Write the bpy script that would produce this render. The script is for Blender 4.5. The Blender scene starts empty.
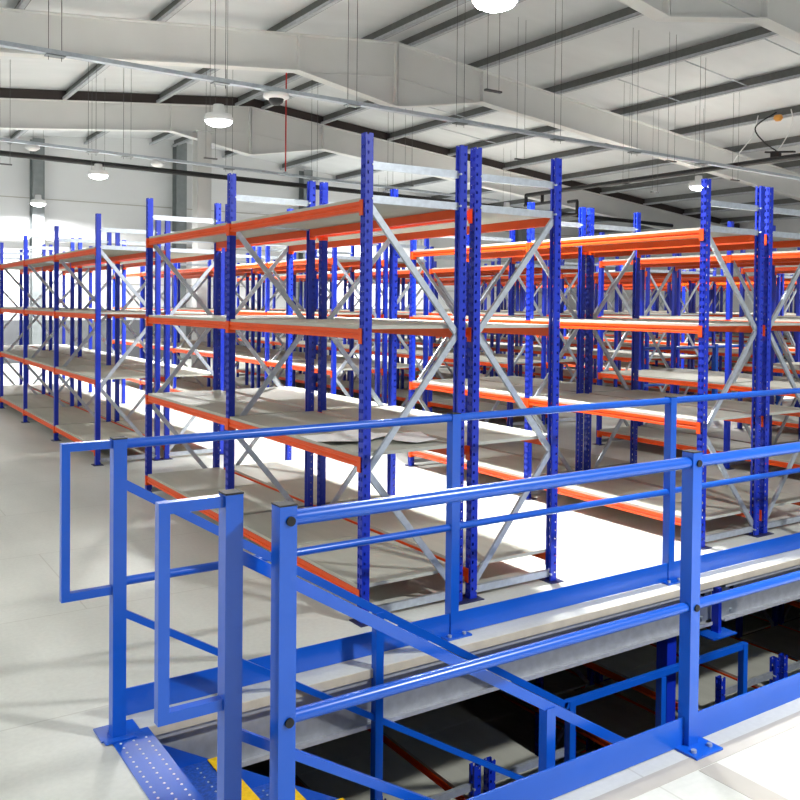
import bpy, math, random
from mathutils import Vector, Matrix
random.seed(7)
C = bpy.context.scene.collection
sc = bpy.context.scene
R = math.radians

# ------------------------------------------------------------------ helpers
def lin(c):
    return tuple((v/255/12.92 if v/255 <= .04045 else ((v/255+.055)/1.055)**2.4) for v in c)

class MB:
    """collects boxes, bars, tubes, prisms; build() links them as one mesh object"""
    def __init__(s): s.v = []; s.f = []; s.m = []; s.sm = []
    def add(s, vs, fs, mi=0, smooth=False):
        b = len(s.v); s.v += [tuple(p) for p in vs]
        s.f += [tuple(b+i for i in f) for f in fs]; s.m += [mi]*len(fs); s.sm += [smooth]*len(fs)
    def box(s, a, b, mi=0):
        x0, y0, z0 = a; x1, y1, z1 = b
        if x0 > x1: x0, x1 = x1, x0
        if y0 > y1: y0, y1 = y1, y0
        if z0 > z1: z0, z1 = z1, z0
        s.add([(x0,y0,z0),(x1,y0,z0),(x1,y1,z0),(x0,y1,z0),(x0,y0,z1),(x1,y0,z1),(x1,y1,z1),(x0,y1,z1)],
              [(0,3,2,1),(4,5,6,7),(0,1,5,4),(1,2,6,5),(2,3,7,6),(3,0,4,7)], mi)
    def prism(s, poly, axis, a, b, mi=0):
        """poly: 2D outline; extruded along axis ('x','y','z') from a to b"""
        n = len(poly)
        def P(p, t):
            return {'x': (t, p[0], p[1]), 'y': (p[0], t, p[1]), 'z': (p[0], p[1], t)}[axis]
        vs = [P(p, a) for p in poly]+[P(p, b) for p in poly]
        fs = [tuple(range(n))[::-1], tuple(range(n, 2*n))]+[(i, (i+1) % n, n+(i+1) % n, n+i) for i in range(n)]
        s.add(vs, fs, mi)
    def bar(s, p, q, w, h, up=(0,0,1), mi=0):
        """rectangular bar between two points; w across, h along 'up'"""
        p = Vector(p); q = Vector(q); d = (q-p).normalized(); u = Vector(up)
        sd = d.cross(u).normalized(); u2 = sd.cross(d).normalized()
        vs = []
        for t in (p, q):
            for a, b in ((-1,-1),(1,-1),(1,1),(-1,1)):
                vs.append(t+sd*a*w/2+u2*b*h/2)
        s.add(vs, [(0,3,2,1),(4,5,6,7),(0,1,5,4),(1,2,6,5),(2,3,7,6),(3,0,4,7)], mi)
    def tube(s, p, q, r, n=12, r2=None, mi=0):
        p = Vector(p); q = Vector(q); d = (q-p).normalized()
        a = d.orthogonal().normalized(); b = d.cross(a); r2 = r if r2 is None else r2
        vs = [p+(a*math.cos(2*math.pi*i/n)+b*math.sin(2*math.pi*i/n))*r for i in range(n)]
        vs += [q+(a*math.cos(2*math.pi*i/n)+b*math.sin(2*math.pi*i/n))*r2 for i in range(n)]
        s.add(vs, [(i, (i+1) % n, n+(i+1) % n, n+i) for i in range(n)], mi, True)
        s.add(vs, [tuple(range(n))[::-1], tuple(range(n, 2*n))], mi)
    def path(s, pts, r, n=6, mi=0):
        for a, b in zip(pts, pts[1:]): s.tube(a, b, r, n, mi=mi)
    def lathe(s, prof, c, n=24, mi=0):
        cx, cy, cz = c; vs = []; fs = []
        for (r, z) in prof:
            for i in range(n):
                a = 2*math.pi*i/n; vs.append((cx+r*math.cos(a), cy+r*math.sin(a), cz+z))
        for k in range(len(prof)-1):
            for i in range(n):
                j = (i+1) % n
                fs.append((k*n+i, k*n+j, (k+1)*n+j, (k+1)*n+i))
        s.add(vs, fs, mi, True)
    def mesh(s, name, mats):
        me = bpy.data.meshes.new(name)
        me.from_pydata([tuple(v) for v in s.v], [], s.f)
        for m in (mats if isinstance(mats, (list, tuple)) else [mats]): me.materials.append(m)
        me.polygons.foreach_set('material_index', s.m)
        me.polygons.foreach_set('use_smooth', s.sm)
        me.update(); return me
    def build(s, name, mats, parent=None, loc=(0,0,0)):
        return link(name, s.mesh(name, mats), parent, loc)

def link(name, me, parent=None, loc=(0,0,0), rz=0):
    o = bpy.data.objects.new(name, me); C.objects.link(o); o.location = loc
    if rz: o.rotation_euler.z = rz
    if parent: o.parent = parent
    return o
def tag(o, label, cat, group=None, kind=None):
    o['label'] = label; o['category'] = cat
    if group: o['group'] = group
    if kind: o['kind'] = kind
    return o
def thing(name, label, cat, loc=(0,0,0), group=None):
    o = bpy.data.objects.new(name, None); C.objects.link(o); o.location = loc; o.empty_display_size = .1
    return tag(o, label, cat, group)
def struct(name, mb, m, label=None, parent=None):
    o = mb.build(name, m, parent)
    if parent is None: o['kind'] = 'structure'
    if label: o['label'] = label
    return o

# ------------------------------------------------------------------ materials
def mat(name, col, rough=.5, metal=0., noise=0., nscale=8., bump=0., bscale=60., spec=.5, coat=0., stretch=None):
    m = bpy.data.materials.new(name); m.use_nodes = True; nt = m.node_tree; b = nt.nodes['Principled BSDF']
    c = lin(col); b.inputs['Base Color'].default_value = (*c, 1)
    b.inputs['Roughness'].default_value = rough; b.inputs['Metallic'].default_value = metal
    b.inputs['Specular IOR Level'].default_value = spec
    if coat: b.inputs['Coat Weight'].default_value = coat; b.inputs['Coat Roughness'].default_value = .2
    tc = nt.nodes.new('ShaderNodeTexCoord')
    src = tc.outputs['Object']
    if stretch:
        mp = nt.nodes.new('ShaderNodeMapping'); mp.inputs['Scale'].default_value = stretch
        nt.links.new(src, mp.inputs['Vector']); src = mp.outputs['Vector']
    if noise:
        n = nt.nodes.new('ShaderNodeTexNoise'); n.inputs['Scale'].default_value = nscale; n.inputs['Detail'].default_value = 5
        nt.links.new(src, n.inputs['Vector'])
        r = nt.nodes.new('ShaderNodeMapRange'); r.inputs['From Min'].default_value = .3; r.inputs['From Max'].default_value = .7
        r.inputs['To Min'].default_value = 1-noise; r.inputs['To Max'].default_value = 1+noise
        nt.links.new(n.outputs['Fac'], r.inputs['Value'])
        x = nt.nodes.new('ShaderNodeMix'); x.data_type = 'RGBA'; x.blend_type = 'MULTIPLY'; x.inputs[0].default_value = 1
        x.inputs[6].default_value = (*c, 1); nt.links.new(r.outputs[0], x.inputs[7]); nt.links.new(x.outputs[2], b.inputs['Base Color'])
    if bump:
        n2 = nt.nodes.new('ShaderNodeTexNoise'); n2.inputs['Scale'].default_value = bscale
        nt.links.new(src, n2.inputs['Vector'])
        bp = nt.nodes.new('ShaderNodeBump'); bp.inputs['Strength'].default_value = bump; bp.inputs['Distance'].default_value = .005
        nt.links.new(n2.outputs['Fac'], bp.inputs['Height']); nt.links.new(bp.outputs[0], b.inputs['Normal'])
    return m
def emit(name, col, strength):
    m = bpy.data.materials.new(name); m.use_nodes = True; b = m.node_tree.nodes['Principled BSDF']
    b.inputs['Base Color'].default_value = (*lin(col), 1)
    b.inputs['Emission Color'].default_value = (*lin(col), 1); b.inputs['Emission Strength'].default_value = strength
    return m

M = {}
M['rack_blue'] = mat('rack_blue', (13, 46, 180), .38, noise=.06, nscale=5)
M['rail_blue'] = mat('rail_blue', (12, 88, 200), .30, noise=.05, nscale=4, coat=.2)
M['tread_blue'] = mat('tread_blue', (34, 84, 180), .4, noise=.35, nscale=70, bump=.6, bscale=90)
M['orange'] = mat('orange', (230, 80, 8), .4, noise=.05, nscale=6)
M['board'] = mat('board', (182, 183, 171), .65, noise=.07, nscale=3, stretch=(3, .6, 1))
M['galv'] = mat('galv', (188, 196, 204), .42, metal=.55, noise=.10, nscale=30)
M['galv_grey'] = mat('galv_grey', (186, 190, 196), .5, metal=.2, noise=.12, nscale=20)
M['purlin'] = mat('purlin', (108, 110, 108), .55, metal=.2, noise=.1, nscale=12)
M['rafter'] = mat('rafter', (226, 226, 224), .55, noise=.03, nscale=1.5)
M['roof'] = mat('roof', (214, 216, 218), .7, noise=.04, nscale=.8, stretch=(1, 3, 1))
M['wall'] = mat('wall', (226, 227, 228), .7, noise=.03, nscale=.6)
M['dado'] = mat('dado', (96, 98, 102), .8, noise=.08, nscale=3)
M['column'] = mat('column', (206, 206, 204), .6)
M['col_grey'] = mat('col_grey', (132, 138, 140), .5, metal=.3, noise=.08)
M['black'] = mat('black', (22, 22, 24), .5)
M['rubber'] = mat('rubber', (14, 16, 22), .6)
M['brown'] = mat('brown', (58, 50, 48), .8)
M['slab_edge'] = mat('slab_edge', (206, 198, 180), .7, noise=.08, nscale=14)
M['seam'] = mat('seam', (176, 172, 164), .7, noise=.05)
M['yellow'] = mat('yellow', (252, 206, 14), .6, noise=.12, nscale=60, bump=.5, bscale=200)
M['white'] = mat('white', (235, 235, 235), .5)
M['paper'] = mat('paper', (250, 250, 248), .7)
M['wire'] = mat('wire', (90, 90, 90), .5, metal=.5)
M['red'] = mat('red', (190, 24, 24), .5)
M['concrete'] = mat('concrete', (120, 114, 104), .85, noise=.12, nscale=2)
M['light_block'] = mat('light_block', (60, 60, 62), .9)
M['amber'] = mat('amber', (220, 150, 60), .4)
M['lens'] = emit('lens', (255, 255, 255), 30)

def floor_material():
    m = bpy.data.materials.new('floor_board'); m.use_nodes = True; nt = m.node_tree; N = nt.nodes; L = nt.links
    b = N['Principled BSDF']; b.inputs['Roughness'].default_value = .42; b.inputs['Specular IOR Level'].default_value = .4
    tc = N.new('ShaderNodeTexCoord')
    n1 = N.new('ShaderNodeTexNoise'); n1.inputs['Scale'].default_value = 1.1; n1.inputs['Detail'].default_value = 6
    mp = N.new('ShaderNodeMapping'); mp.inputs['Scale'].default_value = (1, .45, 1); mp.inputs['Rotation'].default_value = (0, 0, .5)
    L.new(tc.outputs['Object'], mp.inputs[0]); L.new(mp.outputs[0], n1.inputs['Vector'])
    r = N.new('ShaderNodeValToRGB')
    r.color_ramp.elements[0].position = .3; r.color_ramp.elements[0].color = (*lin((192, 194, 186)), 1)
    r.color_ramp.elements[1].position = .65; r.color_ramp.elements[1].color = (*lin((217, 219, 211)), 1)
    L.new(n1.outputs['Fac'], r.inputs[0])
    n2 = N.new('ShaderNodeTexNoise'); n2.inputs['Scale'].default_value = 45; n2.inputs['Detail'].default_value = 3
    L.new(tc.outputs['Object'], n2.inputs['Vector'])
    mr = N.new('ShaderNodeMapRange'); mr.inputs['From Min'].default_value = .35; mr.inputs['From Max'].default_value = .65
    mr.inputs['To Min'].default_value = .96; mr.inputs['To Max'].default_value = 1.02; L.new(n2.outputs['Fac'], mr.inputs['Value'])
    x = N.new('ShaderNodeMix'); x.data_type = 'RGBA'; x.blend_type = 'MULTIPLY'; x.inputs[0].default_value = 1
    L.new(r.outputs[0], x.inputs[6]); L.new(mr.outputs[0], x.inputs[7])
    # board joints every 2.4 x 0.6 m, very faint
    br = N.new('ShaderNodeTexBrick'); br.inputs['Scale'].default_value = 1; br.inputs['Brick Width'].default_value = 2.4
    br.inputs['Row Height'].default_value = 1.2; br.inputs['Mortar Size'].default_value = .004
    br.inputs['Color1'].default_value = (1, 1, 1, 1); br.inputs['Color2'].default_value = (1, 1, 1, 1); br.inputs['Mortar'].default_value = (.82, .81, .79, 1)
    L.new(tc.outputs['Object'], br.inputs['Vector'])
    y = N.new('ShaderNodeMix'); y.data_type = 'RGBA'; y.blend_type = 'MULTIPLY'; y.inputs[0].default_value = 1
    L.new(x.outputs[2], y.inputs[6]); L.new(br.outputs['Color'], y.inputs[7]); L.new(y.outputs[2], b.inputs['Base Color'])
    return m
M['floor'] = floor_material()

# ------------------------------------------------------------------ the building
X0, X1, Y0, Y1 = -9.6, 26.0, -6.0, 24.6          # the hall
OX0, OX1, OY0, OY1 = .92, 9.0, 2.19, 3.335       # stair well
fl = MB()
for a, b in (((X0, Y0), (OX0, Y1)), ((OX0, Y0), (OX1, OY0)), ((OX0, OY1), (OX1, Y1)), ((OX1, Y0), (X1, Y1))):
    fl.box((a[0], a[1], -.038), (b[0], b[1], 0))
struct('floor', fl, M['floor'])
e = MB()                                          # the pale cut edge of the deck round the stair well
e.box((OX0, OY1-.004, -.04), (OX1, OY1, -.001)); e.box((OX0, OY0, -.04), (OX1, OY0+.004, -.001))
struct('trim_1', e, M['slab_edge'])
e = MB(); e.box((-2.0, 1.985, 0), (9.0, 2.055, .0012)); e.box((2.60, -4.0, 0), (2.70, 1.98, .0012))
struct('trim_2', e, M['seam'])

RX = 8.2
def ztop(x): return 6.06-.1*abs(x-RX)             # top of rafters = underside of purlins... the roof sheet sits 0.2 above
g = MB(); g.box((X0, Y1, -.038), (X1, Y1+.15, 7)); struct('wall_far', g, M['wall'])
g = MB(); g.box((X1, Y0, -.038), (X1+.15, Y1+.15, 7)); struct('wall_right', g, M['wall'])
g = MB(); g.box((X0, Y1-.10, 0), (X1, Y1-.001, 1.12)); struct('baseboard_far', g, M['dado'])
g = MB(); g.box((X1-.10, Y0, 0), (X1-.001, Y1-.11, 1.12)); struct('baseboard_right', g, M['dado'])
g = MB()
for (xa, xb) in ((X0, RX), (RX, X1)):
    za, zb = ztop(xa)+.2, ztop(xb)+.2
    g.prism([(xa, za), (xb, zb), (xb, zb+.12), (xa, za+.12)], 'y', Y0, Y1)
struct('ceiling', g, M['roof'])
# wall sheeting joints on the gable
g = MB()
for z in (2.1, 3.2, 4.3): g.box((X0, Y1-.012, z), (X1-.01, Y1-.001, z+.02))
struct('trim_3', g, M['seam'])

def rafter(y, mt):
    def zb(x): return ztop(x)-.58
    t = .012; m = MB()
    xs = [X0, RX-1.85, RX, RX+1.85, X1]
    bot = [zb(X0), zb(RX-1.85), 4.97, zb(RX+1.85), zb(X1)]
    for i in range(4):
        xa, xb = xs[i], xs[i+1]; ta, tb = ztop(xa), ztop(xb); ba, bb = bot[i], bot[i+1]
        m.prism([(xa, ba), (xb, bb), (xb, tb), (xa, ta)], 'y', y-t/2, y+t/2)                     # web
        m.prism([(xa, ta-.018), (xb, tb-.018), (xb, tb), (xa, ta)], 'y', y-.095, y+.095)         # top flange
        m.prism([(xa, ba), (xb, bb), (xb, bb+.02), (xa, ba+.02)], 'y', y-.105, y+.105)           # bottom flange
        if i in (1, 2):                                                                         # old flange line inside haunch
            fa, fb = zb(xa), zb(xb)
            m.prism([(xa, fa), (xb, fb), (xb, fb+.015), (xa, fa+.015)], 'y', y-.03, y+.03)
    for x in (RX-1.85, RX-.02, RX+.02, RX+1.85):
        i = max(0, [k for k in range(4) if xs[k] <= x+1e-6][-1]); i = min(i, 3)
        f = (x-xs[i])/(xs[i+1]-xs[i]); b_ = bot[i]+f*(bot[i+1]-bot[i])
        m.box((x-.008, y-.095, b_), (x+.008, y+.095, ztop(x)-.01))
    return struct('roof_rafter', m, mt)
for y in (.7, 6.9, 12.6, 18.6): rafter(y, M['rafter'])
# dark brown strip in the gap above the far rafter
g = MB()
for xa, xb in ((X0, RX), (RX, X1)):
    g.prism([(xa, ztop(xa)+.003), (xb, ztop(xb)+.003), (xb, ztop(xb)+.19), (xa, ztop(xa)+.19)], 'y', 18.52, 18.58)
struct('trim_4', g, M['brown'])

PX = [RX-.32, RX+.32]+[10.05+1.87*k for k in range(9)]+[6.1-1.9*k for k in range(9)]
for x in PX:
    if x < X0+.2 or x > X1-.2: continue
    s = -1; z = ztop(x)
    m = MB()                                       # zed / cee section, running the length of the hall
    for a, b in ((Y0, Y1-.02),):
        m.box((x-.004, a, z), (x+.004, b, z+.2)); m.box((x-.004, a, z), (x+.075*s, b, z+.006), 1); m.box((x-.075*s, a, z+.19), (x+.004, b, z+.197))
        m.box((x+.069*s, a, z), (x+.075*s, b, z+.05), 1)
    struct('roof_purlin', m, [M['purlin'], M['galv_grey']])  # shaded web and lit lower flange put into two greys
for xa, xb, y in ((11.92, 13.79, 11.15), (11.92, 13.79, 9.68), (11.92, 13.79, 8.2), (13.79, 15.66, 8.3), (6.1, 4.2, 8.0), (10.05, 11.92, 15.4), (10.05, 11.92, 14.2), (11.92, 13.79, 16.6)):
    m = MB(); m.tube((xa, y, ztop(xa)+.05), (xb, y, ztop(xb)+.05), .011, 8); struct('sag_rod', m, M['galv_grey'])
# gable posts and the white stanchion
for i, x in enumerate((-3.0, .9, 4.8, 8.6, 12.6, 21.4)):
    m = MB(); y = 24.33
    m.box((x-.15, y-.17, 0), (x+.15, y-.155, ztop(x)+.1)); m.box((x-.15, y+.155, 0), (x+.15, y+.17, ztop(x)+.1)); m.box((x-.006, y-.155, 0), (x+.006, y+.155, ztop(x)+.1))
    struct('gable_column', m, M['col_grey'])
for x, y in ((7.06, 18.55), (17.0, 24.2)):
    m = MB(); z1 = ztop(x)-.585 if y < 20 else ztop(x)
    m.box((x-.16, y-.15, 0), (x+.16, y-.135, z1)); m.box((x-.16, y+.135, 0), (x+.16, y+.15, z1)); m.box((x-.006, y-.135, 0), (x+.006, y+.135, z1))
    m.box((x-.2, y-.19, z1-.02), (x+.2, y+.19, z1))
    struct('stanchion', m, M['column'])

# lower storey
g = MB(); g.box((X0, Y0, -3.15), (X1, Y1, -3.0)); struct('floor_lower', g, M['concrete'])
for n, a, b in (('light_block_far', (X0, 14.0, -3.0), (X1, 14.1, -.04)), ('light_block_right', (20.0, Y0, -3.0), (20.1, 14, -.04)),
                ('light_block_left', (X0, Y0, -3.0), (X0+.1, 14, -.04)), ('light_block_near', (X0+.1, Y0, -3.0), (20, Y0+.1, -.04))):
    g = MB(); g.box(a, b); struct(n, g, M['light_block'])  # dark walls added to keep world light out of the storey below

# ------------------------------------------------------------------ racking
UW, UD = .046, .046
def upright_mesh(h, holes, face):
    """face=-1: slotted face looks to -x (open back at +x); origin at centre of the section, base z=0"""
    m = MB(); t = .0025; hx, hy = UD/2, UW/2
    if not holes:
        m.box((-hx, -hy, 0), (hx, hy, h))
        return m.mesh('upright', M['rack_blue'])
    f = face
    def strip(kind, a, b, n0):   # one perforated wall: kind 'x' plane or 'y' plane
        pass
    pitch = .05; hw, hh = .006, .016
    n = int((h-.03)/pitch)
    # slotted front face (normal along x): solid strips and rungs
    ycut = [-hy, -.0185, -.0055, .0055, .0185, hy]
    xf = f*hx
    for a, b in ((0, 1), (2, 3), (4, 5)): m.box((xf, ycut[a], 0), (xf-f*t, ycut[b], h))
    for a, b in ((1, 2), (3, 4)):
        z = 0
        for k in range(n+1):
            z1 = min(h, .03+k*pitch); m.box((xf, ycut[a], z), (xf-f*t, ycut[b], z1)); z = z1+hh+.006
        if z < h: m.box((xf, ycut[a], z), (xf-f*t, ycut[b], h))
    # side walls (normal along y) with one row of bolt holes near the front and scalloped back edge
    for sy in (-1, 1):
        yf = sy*hy
        xa = [xf, xf-f*.008, xf-f*.020, -xf]
        for a, b in ((0, 1), (2, 3)): m.box((xa[a], yf, 0), (xa[b], yf-sy*t, h))
        z = 0
        for k in range(n+1):
            z1 = min(h, .05+k*pitch); m.box((xa[1], yf, z), (xa[2], yf-sy*t, z1)); z = z1+.017
        if z < h: m.box((xa[1], yf, z), (xa[2], yf-sy*t, h))
        m.box((-xf, yf, 0), (-xf+f*t, yf-sy*.014, h))       # returned lips at the back
    return m.mesh('upright', M['rack_blue'])
def beam_mesh(L, face):
    """beam along +y from 0 to L, outer side towards face*x, top at z=0"""
    m = MB(); f = face
    p = [(0, 0), (0, -.050), (f*.040, -.050), (f*.040, -.034), (f*.034, -.030), (f*.034, -.022), (f*.040, -.018), (f*.040, 0)]
    m.prism(p, 'y', .004, L-.004)
    for y in (0.0, L-.005): m.box((-f*.004, y, -.074), (f*.047, y+.005, .006))
    for y in (-.03, L): m.box((f*.044, y, -.074), (f*.048, y+.03, .006))
    return m.mesh('beam', M['orange'])
def board_mesh(L, D):
    m = MB(); m.box((.004, .002, 0), (D-.004, L/2-.002, .018)); m.box((.004, L/2+.002, 0), (D-.004, L-.002, .018))
    return m.mesh('shelf_board', M['board'])
def lip_bar(m, p, q, w=.034, t=.016):
    """galvanised C strip between two points in an x-z plane, open side to +y"""
    p = Vector(p); q = Vector(q); d = (q-p).normalized(); n = Vector((0, 1, 0)); u = n.cross(d).normalized()
    def slab(c, a, b):   # a along u, b along n
        vs = []
        for e_ in (p, q):
            for s1, s2 in ((-1,-1),(1,-1),(1,1),(-1,1)): vs.append(e_+u*(c[0]+s1*a/2)+n*(c[1]+s2*b/2))
        m.add(vs, [(0,3,2,1),(4,5,6,7),(0,1,5,4),(1,2,6,5),(2,3,7,6),(3,0,4,7)])
    slab((0, 0), w, .002); slab((w/2-.001, t/2), .002, t); slab((-w/2+.001, t/2), .002, t)
_cache = {}
def cached(key, fn):
    if key not in _cache: _cache[key] = fn()
    return _cache[key]
def brace_mesh(dx, dz):
    m = MB(); lip_bar(m, (0, 0, 0), (dx, 0, dz)); return m.mesh('diagonal_brace', M['galv'])
def hbrace_mesh(D):
    m = MB(); lip_bar(m, (0, 0, 0), (D, 0, 0), .04, .02)
    for x in (.004, D-.004): m.tube((x, -.028, 0), (x, 0, 0), .006, 8)
    return m.mesh('horizontal_brace', M['galv'])
base_m = MB(); base_m.box((-.048, -.06, 0), (.048, .06, .005)); base_m.tube((.036, .045, .005), (.036, .045, .015), .008, 8)
base_mesh = base_m.mesh('base_plate', mat('plate_navy', (30, 34, 78), .5))

RD = .65
SHELF = [.166, .850, 1.508, 2.164]                 # underside of the boards = top of beams
def make_rack(name_label, group, x0, y0, nb, pitch, z0=0., h=2.508, shelves=SHELF, nodes=(.08, .775, 1.478, 2.145), hz=(.045, 2.177, 2.35), mirror=False, holes=False, plates=True):
    r = thing('storage_rack', name_label, 'storage rack', (x0, y0, z0), group)
    xl, xr = UD/2, RD-UD/2
    for k in range(nb+1):
        y = k*pitch+UW/2
        for x, f in ((xl, -1), (xr, 1)):
            u = link('upright', cached(('u', h, holes, f), lambda: upright_mesh(h, holes, f)), r, (x, y, 0))
            if plates: link('base_plate', base_mesh, u, (0, 0, 0))
        a, b = (UD-.006, RD-UD+.006)
        for z in hz: link('horizontal_brace', cached(('h',), lambda: hbrace_mesh(b-a)), r, (a, y, z))
        for i in range(len(nodes)-1):
            za, zb = nodes[-1-i], nodes[-2-i]
            lr = (i % 2 == 0) != mirror
            dx = (b-a) if lr else -(b-a)
            link('diagonal_brace', cached(('d', round(dx, 3), round(zb-za, 3)), lambda: brace_mesh(dx, zb-za)), r, (a if lr else b, y-.004, za))
    L = pitch-UW
    for k in range(nb):
        y = k*pitch+UW
        for z in shelves:
            for x, f in ((.003, -1), (RD-.003, 1)):
                # outer face of the beam flush with the upright face
                link('beam', cached(('b', L, f), lambda: beam_mesh(L, f)), r, (.042 if f < 0 else RD-.042, y, z))
            link('shelf_board', cached(('s', L), lambda: board_mesh(L, RD-.01)), r, (.005, y-.0, z+.0005))
    return r
ROW = 2.69; GAP = .055
words = ['first', 'second', 'third', 'fourth', 'fifth', 'sixth', 'seventh', 'eighth']
for k in range(8):
    for side in (0, 1):
        x0 = 2.322+ROW*k+side*(RD+GAP)
        if x0+RD > X1-.5: continue
        sd = 'left' if side == 0 else 'right'
        # block by the stair well: two bays
        if k < 6:
            make_rack(f'blue rack with orange beams, {sd} half of {words[k]} double row behind the stair rail', 'two-bay racks behind the stair rail',
                      x0, 3.83, 2, 1.755, mirror=bool(side), holes=k < 2)
        # block beyond the cross aisle
        make_rack(f'long blue rack, {sd} half of {words[k]} double row beyond the cross aisle', 'long racks beyond the cross aisle',
                  x0, 8.96, 5 if k else 4, 1.82, mirror=bool(side), plates=k < 1)
# racks on the storey below
LS = [.15, .75, 1.32, 1.87]
for k in range(3):
    for side in (0, 1):
        x0 = 2.322+ROW*k+side*(RD+GAP); sd = 'left' if side == 0 else 'right'
        make_rack(f'dim lower-storey rack seen through the stair well, {sd} half of {words[k]} double row', 'racks on the storey below',
                  x0, 3.65, 2, 1.755, z0=-3.0, h=2.17, shelves=LS, nodes=(.08, .72, 1.34, 1.9), hz=(.045, 2.05), mirror=bool(side), holes=k < 2)

# paper on the near shelf
m = MB(); n = 8
def sheet(m, x, y, w, l, z, rot, fold):
    vs = []; ca, sa = math.cos(rot), math.sin(rot)
    for j in range(n+1):
        for i in range(n+1):
            u, v = i/n-.5, j/n-.5
            px, py = u*w, v*l
            vs.append((x+px*ca-py*sa, y+px*sa+py*ca, z+fold*(abs(u)*abs(v)*4)+.003*math.sin(5*u+3*v)))
    N1 = (n+1)*(n+1)
    vs2 = [(a, b, c+.0008) for a, b, c in vs]
    fs = []
    for j in range(n):
        for i in range(n):
            a = j*(n+1)+i; fs.append((a, a+n+1, a+n+2, a+1)); fs.append((N1+a, N1+a+1, N1+a+n+2, N1+a+n+1))
    m.add(vs+vs2, fs, 0, True)
m = MB(); sheet(m, 0, 0, .44, .30, .004, .2, .016)
tag(m.build('paper_sheet', M['paper'], None, (2.50, 4.30, .879)), 'white sheet with curled corners lying on the third shelf down, beside nearest upright', 'paper')
m = MB(); sheet(m, 0, 0, .24, .32, .004, -.3, .01)
tag(m.build('paper_sheet', M['paper'], None, (2.80, 4.12, .879)), 'smaller white sheet on the near shelf, behind the nearest upright', 'paper')

# ------------------------------------------------------------------ guard rails
def square_tube(m, a, b): m.box(a, b)
def post(parent, x, y, h, w=.065, mt='rail_blue', plate_dir=-1, bolts=()):
    m = MB(); m.box((x, y, .008), (x+w, y+w, h)); p = m.build('post', M[mt], parent)
    m = MB(); m.box((x-.001, y-.001, h), (x+w+.001, y+w+.001, h+.004)); m.build('end_cap', M['rubber'], p)
    m = MB(); cx, cy = x+w/2, y+w/2
    if plate_dir < 0: m.box((cx-.075, y-.075, 0), (cx+.075, y+w+.02, .008))
    else: m.box((cx-.075, y-.045, 0), (cx+.075, y+w+.075, .008))
    m.build('base_plate', M['rail_blue'], p)
    m = MB()
    by = y-.038 if plate_dir < 0 else y-.02
    for sx in (-.045, .045): m.tube((cx+sx, by, .008), (cx+sx, by, .018), .011, 6)
    m.build('anchor_bolt', M['galv'], p)
    if bolts:
        for z in bolts:
            m = MB(); m.tube((x+w*.62, y-.006, z), (x+w*.62, y, z), .013, 14); m.build('rail_plug', M['rubber'], p)
    return p
GN = thing('guardrail', 'blue guardrail nearest the camera, with toe board along the bottom right', 'guardrail', (0, 0, 0))
nx = [1.019, 2.698, 4.36, 6.02]
for x in nx: post(GN, x, 2.10, 1.10, w=.051, bolts=(1.06, .52))
for a, b in zip(nx, nx[1:]):
    for z, r_, nm in ((1.062, .0215, 'top_rail'), (.522, .0185, 'mid_rail')):
        m = MB(); m.tube((a+.048, 2.1255, z), (b+.003, 2.1255, z), r_, 20); m.build(nm, M['rail_blue'], GN)
    m = MB(); m.box((a+.053, 2.122, .004), (b-.002, 2.128, .108)); m.build('toe_board', M['rail_blue'], GN)
GF = thing('guardrail', 'blue guardrail along the far edge of the stair well, before the racks', 'guardrail', (0, 0, 0))
fx = [2.61, 4.228, 5.84, 7.45]
for x in fx: post(GF, x, 3.455, 1.10, w=.049, plate_dir=1)
for a, b in zip([.915]+fx, fx):
    for z, r_, nm in ((1.08, .0195, 'top_rail'), (.536, .0175, 'mid_rail')):
        m = MB(); m.tube((a+.046, 3.4795, z), (b+.004, 3.4795, z), r_, 16); m.build(nm, M['rail_blue'], GF)
    m = MB(); m.box((a+.051, 3.462, .004), (b-.002, 3.468, .112)); m.build('toe_board', M['rail_blue'], GF)

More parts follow.
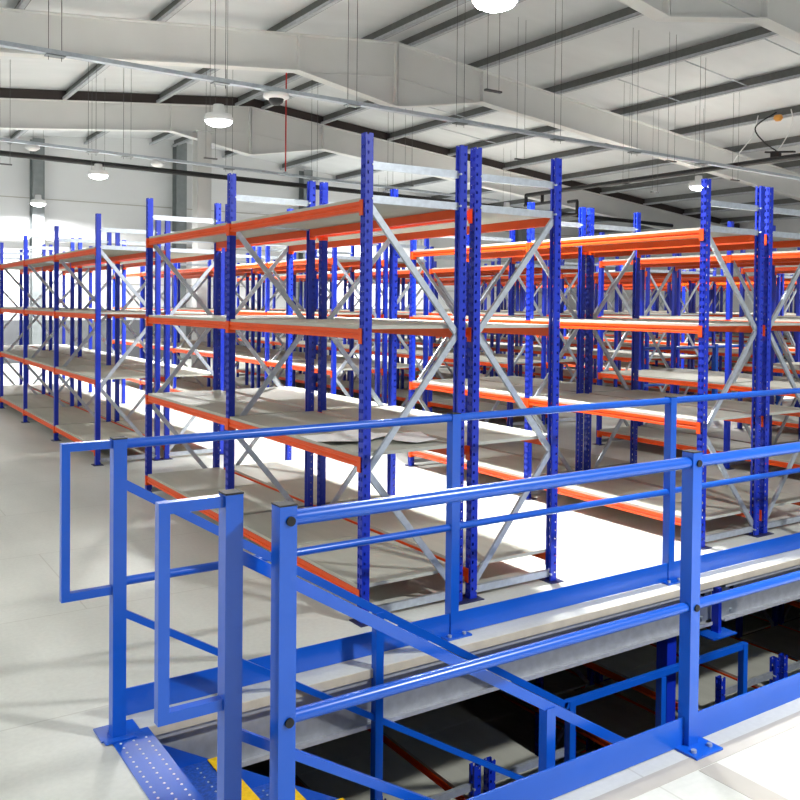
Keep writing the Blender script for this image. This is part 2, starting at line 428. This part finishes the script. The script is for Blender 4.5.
# ------------------------------------------------------------------ staircase
ST = thing('staircase', 'blue steel staircase with yellow nosings going down through the floor opening', 'staircase', (0, 0, 0))
RISE, GO, NX0 = .17, .28, 1.06
def znose(x): return -(x-NX0)*RISE/GO
for (y0, s) in ((2.205, 1), (3.287, -1)):
    # head posts with a closed loop of square tube towards the landing
    x = .909 if s > 0 else .920
    w = .050
    yy = 2.20 if s > 0 else 3.30-.0
    m = MB(); m.box((x, yy-.0, .004 if s < 0 else -.10), (x+w, yy+w, 1.125)); p = m.build('head_post', M['rail_blue'], ST)
    m = MB(); m.box((x-.001, yy-.001, 1.125), (x+w+.001, yy+w+.001, 1.130)); m.build('end_cap', M['rubber'], p)
    m = MB(); q = .03; lx = .738 if s < 0 else .731; yc = yy+.010
    m.box((lx, yc, .545), (lx+q, yc+q, 1.122)); m.box((lx+q, yc, 1.122-q), (x, yc+q, 1.122)); m.box((lx+q, yc, .545), (x, yc+q, .545+q))
    m.build('handrail_loop', M['rail_blue'], p)
    # raking handrail, mid rail, lower posts
    yc = yy+.025
    k = RISE/GO
    xa, xb = x+w, 3.27
    m = MB(); m.bar((xa-.004, yc, .953), (xb, yc, .953-k*(xb-.96)), .030, .034); m.build('handrail', M['rail_blue'], ST)
    m = MB(); m.bar((xa-.004, yc, .465), (xb, yc, .465-k*(xb-.96)), .022, .026); m.build('mid_rail', M['rail_blue'], ST)
    zl = .953-k*(3.27-.96); LZ = znose(NX0+GO*8)-RISE                 # landing height
    m = MB(); m.bar((3.25, yc, zl), (4.80, yc, zl), .030, .034); m.build('handrail', M['rail_blue'], ST)
    m = MB(); m.bar((3.25, yc, zl-.49), (4.80, yc, zl-.49), .022, .026); m.build('mid_rail', M['rail_blue'], ST)
    m = MB(); m.bar((4.78, yc, zl-.30), (6.9, yc, zl-.30-k*2.12), .030, .034); m.build('handrail', M['rail_blue'], ST)
    for px, zt, zb in ((2.083, .953-k*(2.09-.96)-.01, -k*(2.06-NX0)-.12), (3.285, zl+.016, LZ-.1), (4.00, zl-.02, LZ-.1), (4.755, zl+.016, LZ-.1), (5.9, zl-.30-k*1.13, LZ-k*1.1-.1)):
        m = MB(); m.box((px, yc-.020, zb), (px+.040, yc+.020, zt)); m.build('baluster', M['rail_blue'], ST)
    # stringers
    ys = 2.262 if s > 0 else 3.290
    m = MB()
    xa, xb = .95, 3.30
    m.prism([(xa, -.012), (1.02, -.012), (xb, znose(xb)+.04), (xb, znose(xb)-.19), (xa, -.19)], 'y', ys-.003, ys+.003)
    m.build('stringer', M['rail_blue'], ST)
    m = MB(); m.box((3.30, ys-.003, LZ-.16), (4.85, ys+.003, LZ+.03)); m.build('landing_edge', M['rail_blue'], ST)
    m = MB(); m.prism([(4.85, LZ+.03), (7.2, LZ+.03-k*2.35), (7.2, -3.0), (6.95, -3.0), (4.85, LZ-.19)], 'y', ys-.003, ys+.003); m.build('stringer', M['rail_blue'], ST)
YA, YB = 2.266, 3.286
m = MB(); m.box((.912, 2.195, -.006), (1.062, 3.33, .004)); m.box((1.056, 2.266, -.05), (1.062, 3.286, -.006))
m.box((.885, 3.265, .004), (1.0, 3.298, .010))
for r_ in range(3):
    for j in range(27):
        x = .937+.047*r_; y = 2.25+.0385*j
        m.tube((x, y, .004), (x, y, .0062), .0052, 8, .0032, mi=1)
m.build('landing_plate', [M['rail_blue'], M['white']], ST)
m = MB(); m.box((.88, 3.30, .0), (1.03, 3.42, .006)); m.build('foot_plate', M['rail_blue'], ST)
for fl_ in range(2):
    for i in range(8):
        if fl_ == 0: xa = NX0+GO*i; z = -RISE*(i+1)
        else: xa = 4.85+GO*i; z = LZ-RISE*(i+1)
        xb = xa+GO
        m = MB(); m.box((xa-.01, YA, z-.006), (xb, YB, z)); m.box((xb-.006, YA, z-.045), (xb, YB, z-.006))
        for j in range(26):
            for xx in (xa+.05, xa+.11, xa+.17):
                y = YA+.03+.038*j; m.tube((xx, y, z), (xx, y, z+.002), .005, 6, .003, mi=1)
        t = m.build('tread', [M['tread_blue'], M['galv']], ST)
        m = MB(); m.box((xb-.055, YA+.003, z), (xb+.003, YB-.003, z+.004)); m.box((xb, YA+.003, z-.022), (xb+.003, YB-.003, z)); m.build('nosing', M['yellow'], t)
m = MB(); m.box((3.30, YA, LZ-.006), (4.85, YB, LZ)); m.build('mid_landing', M['tread_blue'], ST)

# ------------------------------------------------------------------ edge steelwork
def channel(name, label, xa, xb, y, s):
    m = MB(); zt, zb = -.046, -.275
    m.box((xa, y, zb), (xb, y+.003, zt)); m.box((xa, y-.0*s, zt-.003), (xb, y+s*.06, zt)); m.box((xa, y, zb), (xb, y+s*.06, zb+.003))
    m.box((xa, y+s*.057, zt-.018), (xb, y+s*.06, zt)); m.box((xa, y+s*.057, zb), (xb, y+s*.06, zb+.018))
    return m
EC = thing('edge_channel', 'galvanised steel channel under the far lip of the stair well', 'steel beam', (0, 0, 0))
m = MB()
for xa, xb in ((.95, 4.50), (4.62, 9.0)):
    m.box((xa, 3.395, -.275), (xb, 3.398, -.046)); m.box((xa, 3.345, -.049), (xb, 3.395, -.046)); m.box((xa, 3.345, -.275), (xb, 3.395, -.272))
    m.box((xa, 3.345, -.066), (xb, 3.348, -.049)); m.box((xa, 3.345, -.272), (xb, 3.348, -.255))
m.build('channel', M['galv_grey'], EC)
m = MB(); m.box((4.38, 3.388, -.258), (4.80, 3.394, -.066)); pl = m.build('splice_plate', M['galv'], EC)
for x in (4.45, 4.73):
    for z in (-.09, -.235):
        m = MB(); m.tube((x, 3.375, z), (x, 3.388, z), .013, 6); m.build('bolt', M['galv'] if z < -.2 else M['rubber'], pl)
cu = bpy.data.curves.new('printed_mark', 'FONT'); cu.body = 'JTS 28007 | 070820CE'; cu.size = .034; cu.materials.append(M['col_grey'])
tc_ = bpy.data.objects.new('lettering', cu); C.objects.link(tc_); bpy.context.view_layer.update()
tm = bpy.data.meshes.new_from_object(tc_.evaluated_get(bpy.context.evaluated_depsgraph_get())); bpy.data.objects.remove(tc_); bpy.data.curves.remove(cu)
t = bpy.data.objects.new('printed_mark', tm); C.objects.link(t); t.location = (3.42, 3.3935, -.125); t.rotation_euler = (R(90), 0, 0); t.parent = EC; t['label'] = 'small grey printed steel mark'
HB = thing('hanging_bracket', 'short blue stub with a square plate, hanging below the steel channel splice', 'bracket', (4.52, 3.33, -.046))
m = MB(); m.box((-.012, -.02, -.27), (.016, .03, 0)); m.build('stub', M['rack_blue'], HB)
m = MB(); m.box((-.12, -.07, -.278), (.10, .06, -.27)); m.build('plate', M['rail_blue'], HB)
m = MB(); m.box((4.185, 3.42, -3.0), (4.265, 3.50, -.28)); m.box((4.14, 3.38, -3.0), (4.31, 3.56, -2.985))
tag(m.build('support_column', M['rack_blue']), 'dark blue square column under the far edge of the stair well', 'column')

# far guard rail standing in the cross aisle
GA = thing('guardrail', 'small far blue guardrail standing in the cross aisle behind the racks', 'guardrail', (9.4, 8.2, 0))
for x in (0, 1.6, 3.2):
    m = MB(); m.box((x, 0, 0), (x+.06, .06, 1.1)); m.build('post', M['rail_blue'], GA)
for z, r_ in ((1.06, .022), (.55, .018)):
    m = MB(); m.tube((0, .03, z), (3.25, .03, z), r_, 10); m.build('top_rail' if z > 1 else 'mid_rail', M['rail_blue'], GA)

# ------------------------------------------------------------------ ceiling services
lens_mb = MB(); lens_mb.lathe([(0, -.07), (.09, -.062), (.15, -.035), (.175, 0), (.176, .015)], (0, 0, 0), 28); lens_mesh = lens_mb.mesh('lens', M['lens'])
hs = MB(); hs.lathe([(.178, .0), (.19, .03), (.17, .09), (.08, .12), (.07, .22), (0, .22)], (0, 0, 0), 28); house_mesh = hs.mesh('housing', M['white'])
lamps = [(4.46, 5.42, 'high bay lamp nearest the camera, at the top edge of the picture'),
         (4.45, 11.1, 'high bay lamp above the left racks, second from the camera'),
         (4.5, 17.25, 'high bay lamp above the left racks, third from the camera'),
         (4.6, 23.2, 'farthest high bay lamp, close in front of a grey wall column at far left'),
         (14.66, 11.4, 'small bright high bay lamp above the right-hand racks'),
         (14.66, 17.25, 'distant high bay lamp half hidden behind the paired uprights, centre'),
         (14.66, 23.2, 'very distant high bay lamp added near the far wall to brighten its middle'),  # extra lamp, added to brighten the middle of the far wall
         (4.4, -.8, None), (14.66, 5.2, None), (24.0, 5.2, None), (-5.8, 5.2, None), (-5.8, 11.1, None)]
ENERGY = 430
for x, y, lb in lamps:
    z = 4.03
    if lb:
        L_ = thing('high_bay_light', lb, 'ceiling lamp', (x, y, z), 'high bay lamps')
        link('lens', lens_mesh, L_); link('housing', house_mesh, L_)
        for dx in (-.12, .12):
            w = MB(); w.tube((dx, 0, .09), (dx, 0, ztop(x+dx)-z+.2), .0028, 6); w.build('suspension_wire', M['wire'], L_)
    ld = bpy.data.lights.new('high_bay_glow', 'AREA'); ld.shape = 'DISK'; ld.size = .45; ld.energy = ENERGY; ld.color = (1, .995, .985); ld.spread = R(170)
    lo = bpy.data.objects.new('high_bay_glow', ld); C.objects.link(lo); lo.location = (x, y, z-.075)

def tray(label, y, xa, xb, za, zb, wires):
    T = thing('cable_tray', label, 'cable tray', (0, y, 0), 'suspended cable trays')
    def zz(x): return za+(zb-za)*(x-xa)/(xb-xa)
    m = MB(); m.bar((xa, 0, zz(xa)), (xb, 0, zz(xb)), .09, .003); m.bar((xa, -.045, zz(xa)+.02), (xb, -.045, zz(xb)+.02), .003, .045); m.bar((xa, .045, zz(xa)+.02), (xb, .045, zz(xb)+.02), .003, .045)
    m.build('tray', M['galv'], T)
    for x in wires:
        for d in (0, .13):
            w = MB(); w.tube((x+d, 0, zz(x)-.06), (x+d, 0, ztop(x+d)+.2), .0035, 6); w.build('suspension_wire', M['wire'], T)
        w = MB(); w.box((x-.03, -.055, zz(x)-.02), (x+.16, .055, zz(x)-.008)); w.build('hanger', M['col_grey'], T)
    return T
tray('pale suspended cable tray crossing in front of the nearest full roof beam', 9.6, -2, 15.5, 4.22, 4.02, (2.0, 3.8, 5.55, 7.25, 9.05, 10.7, 12.35))
tray('thin distant cable tray hanging low over the far racks', 15.6, -2, 13, 4.33, 4.0, (2.2, 3.9, 4.5, 6.4, 8.2, 10.0))
T = thing('wall_trunking', 'white horizontal trunking along the far wall above the left racks', 'trunking', (0, 24.12, 0))
m = MB(); m.box((-4, 0, 3.28), (13.5, .06, 3.44)); m.build('duct', M['white'], T)
m = MB(); [m.box((x, -.005, 3.27), (x+.03, .05, 3.45)) for x in (-2, 1, 4, 7, 10, 13)]; m.build('joint_cover', M['white'], T)

m = MB(); m.tube((-4, 17.65, 4.44), (21.5, 17.65, 4.08), .052, 14)
tag(m.build('black_pipe', M['black']), 'long black pipe running across the hall below the far roof beam', 'pipe')
P2 = thing('pipe_run', 'black pipe over the right-hand racks ending in a dropped loop', 'pipe', (15.0, 0, 0))
m = MB(); m.tube((0, 4, 4.42), (0, 16.9, 4.42), .052, 14); m.build('straight_pipe', M['black'], P2)
m = MB()
m.path([(0, 16.9, 4.42), (0, 16.9, 4.17)], .045, 10); m.path([(0, 16.3, 4.42), (0, 16.3, 4.17)], .045, 10); m.path([(0, 16.95, 4.17), (0, 15.9, 4.17)], .04, 10)
m.build('drop_leg', M['black'], P2)
m = MB(); m.path([(0, 15.7, 4.42), (0, 15.7, 3.8), (0, 15.1, 3.8), (0, 15.1, 4.12), (0, 15.4, 4.12)], .04, 10); m.build('loop_pipe', M['black'], P2)

m = MB(); m.tube((7.44, 15.2, 4.12), (7.44, 15.2, ztop(7.44)+.2), .014, 8); RP = tag(m.build('sprinkler_drop', M['red']), 'thin red vertical pipe dropping from the roof, left of centre', 'pipe')
m = MB(); m.lathe([(0, 0), (.05, .01), (.05, .03), (.014, .05)], (7.44, 15.2, 4.08), 12); m.build('sprinkler_head', M['galv'], RP)
D = thing('smoke_detector', 'white domed sensor fixed beneath the near cable tray', 'sensor', (4.57, 9.6, 4.06))
m = MB(); m.lathe([(0, .06), (.15, .06), (.155, .02), (.12, 0), (0, 0)], (0, 0, 0), 24); m.build('base', M['white'], D)
m = MB(); m.lathe([(.09, 0), (.08, -.04), (.04, -.07), (0, -.075)], (0, 0, 0), 20); m.build('dome', M['rubber'], D)
for x, y, z, lb in ((3.0, 15.6, 4.15, 'small round white sensor on the distant cable tray, left'), (5.1, 15.6, 4.08, 'small round white sensor on the distant cable tray, right')):
    m = MB(); m.lathe([(0, .05), (.11, .05), (.12, .01), (.06, -.03), (0, -.03)], (0, 0, 0), 18)
    tag(m.build('smoke_detector', M['white'], None, (x, y, z)), lb, 'sensor')
G = thing('loose_wiring', 'loose cables with an amber connector hanging from a roof purlin, top right', 'cable', (15.3, 10.1, 0))
def arc(pts, r): 
    m = MB(); out = []
    for i in range(len(pts)-1):
        for t_ in range(6):
            t = t_/6; p0 = Vector(pts[max(i-1, 0)]); p1 = Vector(pts[i]); p2 = Vector(pts[i+1]); p3 = Vector(pts[min(i+2, len(pts)-1)])
            out.append(.5*((2*p1)+(-p0+p2)*t+(2*p0-5*p1+4*p2-p3)*t*t+(-p0+3*p1-3*p2+p3)*t**3))
    out.append(Vector(pts[-1])); m.path(out, r, 6); return m
m = MB(); m.lathe([(0, .06), (.07, .06), (.09, 0), (.05, -.05), (0, -.05)], (0, 0, 5.25), 14); m.build('connector', M['amber'], G)
arc([(.1, .1, 5.40), (-.05, .45, 5.15), (.0, .3, 4.85), (.0, .0, 4.62)], .014).build('black_cable', M['black'], G)
arc([(.1, -.2, 5.40), (.0, -.3, 5.1), (.0, -.1, 4.75), (.0, .05, 4.62)], .01).build('white_cable', M['white'], G)
arc([(.1, .5, 5.40), (.0, .55, 5.0), (-.05, .8, 4.7), (.0, 1.0, 4.5)], .01).build('white_cable', M['white'], G)
m = MB(); m.bar((0, -.35, 4.57), (0, .25, 4.64), .08, .03); m.box((-.05, -.05, 4.5), (.05, .12, 4.62)); m.build('bracket', M['black'], G)
# bare suspension wires
for x, y in ((6.0, 6.5+.9), (9.2, 10.6), (11.2, 9.3), (12.6, 11.5), (14.0, 12.0), (13.8, 10.0), (5.2, 13.5), (9.5, 14.2), (2.6, 16.2)):
    m = MB()
    for d in (0, .16): m.tube((x+d, y, 3.95), (x+d, y, ztop(x+d)+.2), .003, 6)
    m.box((x-.03, y-.02, 3.93), (x+.19, y+.02, 3.95))
    tag(m.build('wire_hanger', M['wire']), 'pair of thin wires hanging empty from the roof', 'wire', 'bare suspension wires')

# ------------------------------------------------------------------ world, camera, view
w = bpy.data.worlds.new('World'); sc.world = w; w.use_nodes = True
bg = w.node_tree.nodes['Background']; bg.inputs[0].default_value = (.93, .96, 1, 1); bg.inputs[1].default_value = .38

cam = bpy.data.cameras.new('camera'); co = bpy.data.objects.new('camera', cam); C.objects.link(co)
F = 881.4; PY = 321.3; yaw, pitch, roll = .9852, -.0196, -.0101
cam.sensor_width = 36; cam.sensor_fit = 'HORIZONTAL'; cam.lens = F/800*36; cam.shift_y = (PY-400)/800
cam.clip_start = .05; cam.clip_end = 200
fwd = Vector((math.cos(yaw)*math.cos(pitch), math.sin(yaw)*math.cos(pitch), math.sin(pitch)))
r0 = Vector((math.sin(yaw), -math.cos(yaw), 0)); d0 = -(r0.cross(fwd))
cr, sr = math.cos(roll), math.sin(roll)
right = cr*r0+sr*d0; down = -sr*r0+cr*d0
mw = Matrix((( right.x, -down.x, -fwd.x), (right.y, -down.y, -fwd.y), (right.z, -down.z, -fwd.z))).to_4x4()
mw.translation = Vector((0, 0, 1.64)); co.matrix_world = mw
sc.camera = co
sc.view_settings.view_transform = 'Standard'; sc.view_settings.look = 'None'; sc.view_settings.gamma = 1
sc.view_settings.use_curve_mapping = False; sc.view_settings.exposure = 0.0
sc.cycles.max_bounces = 8; sc.cycles.diffuse_bounces = 4
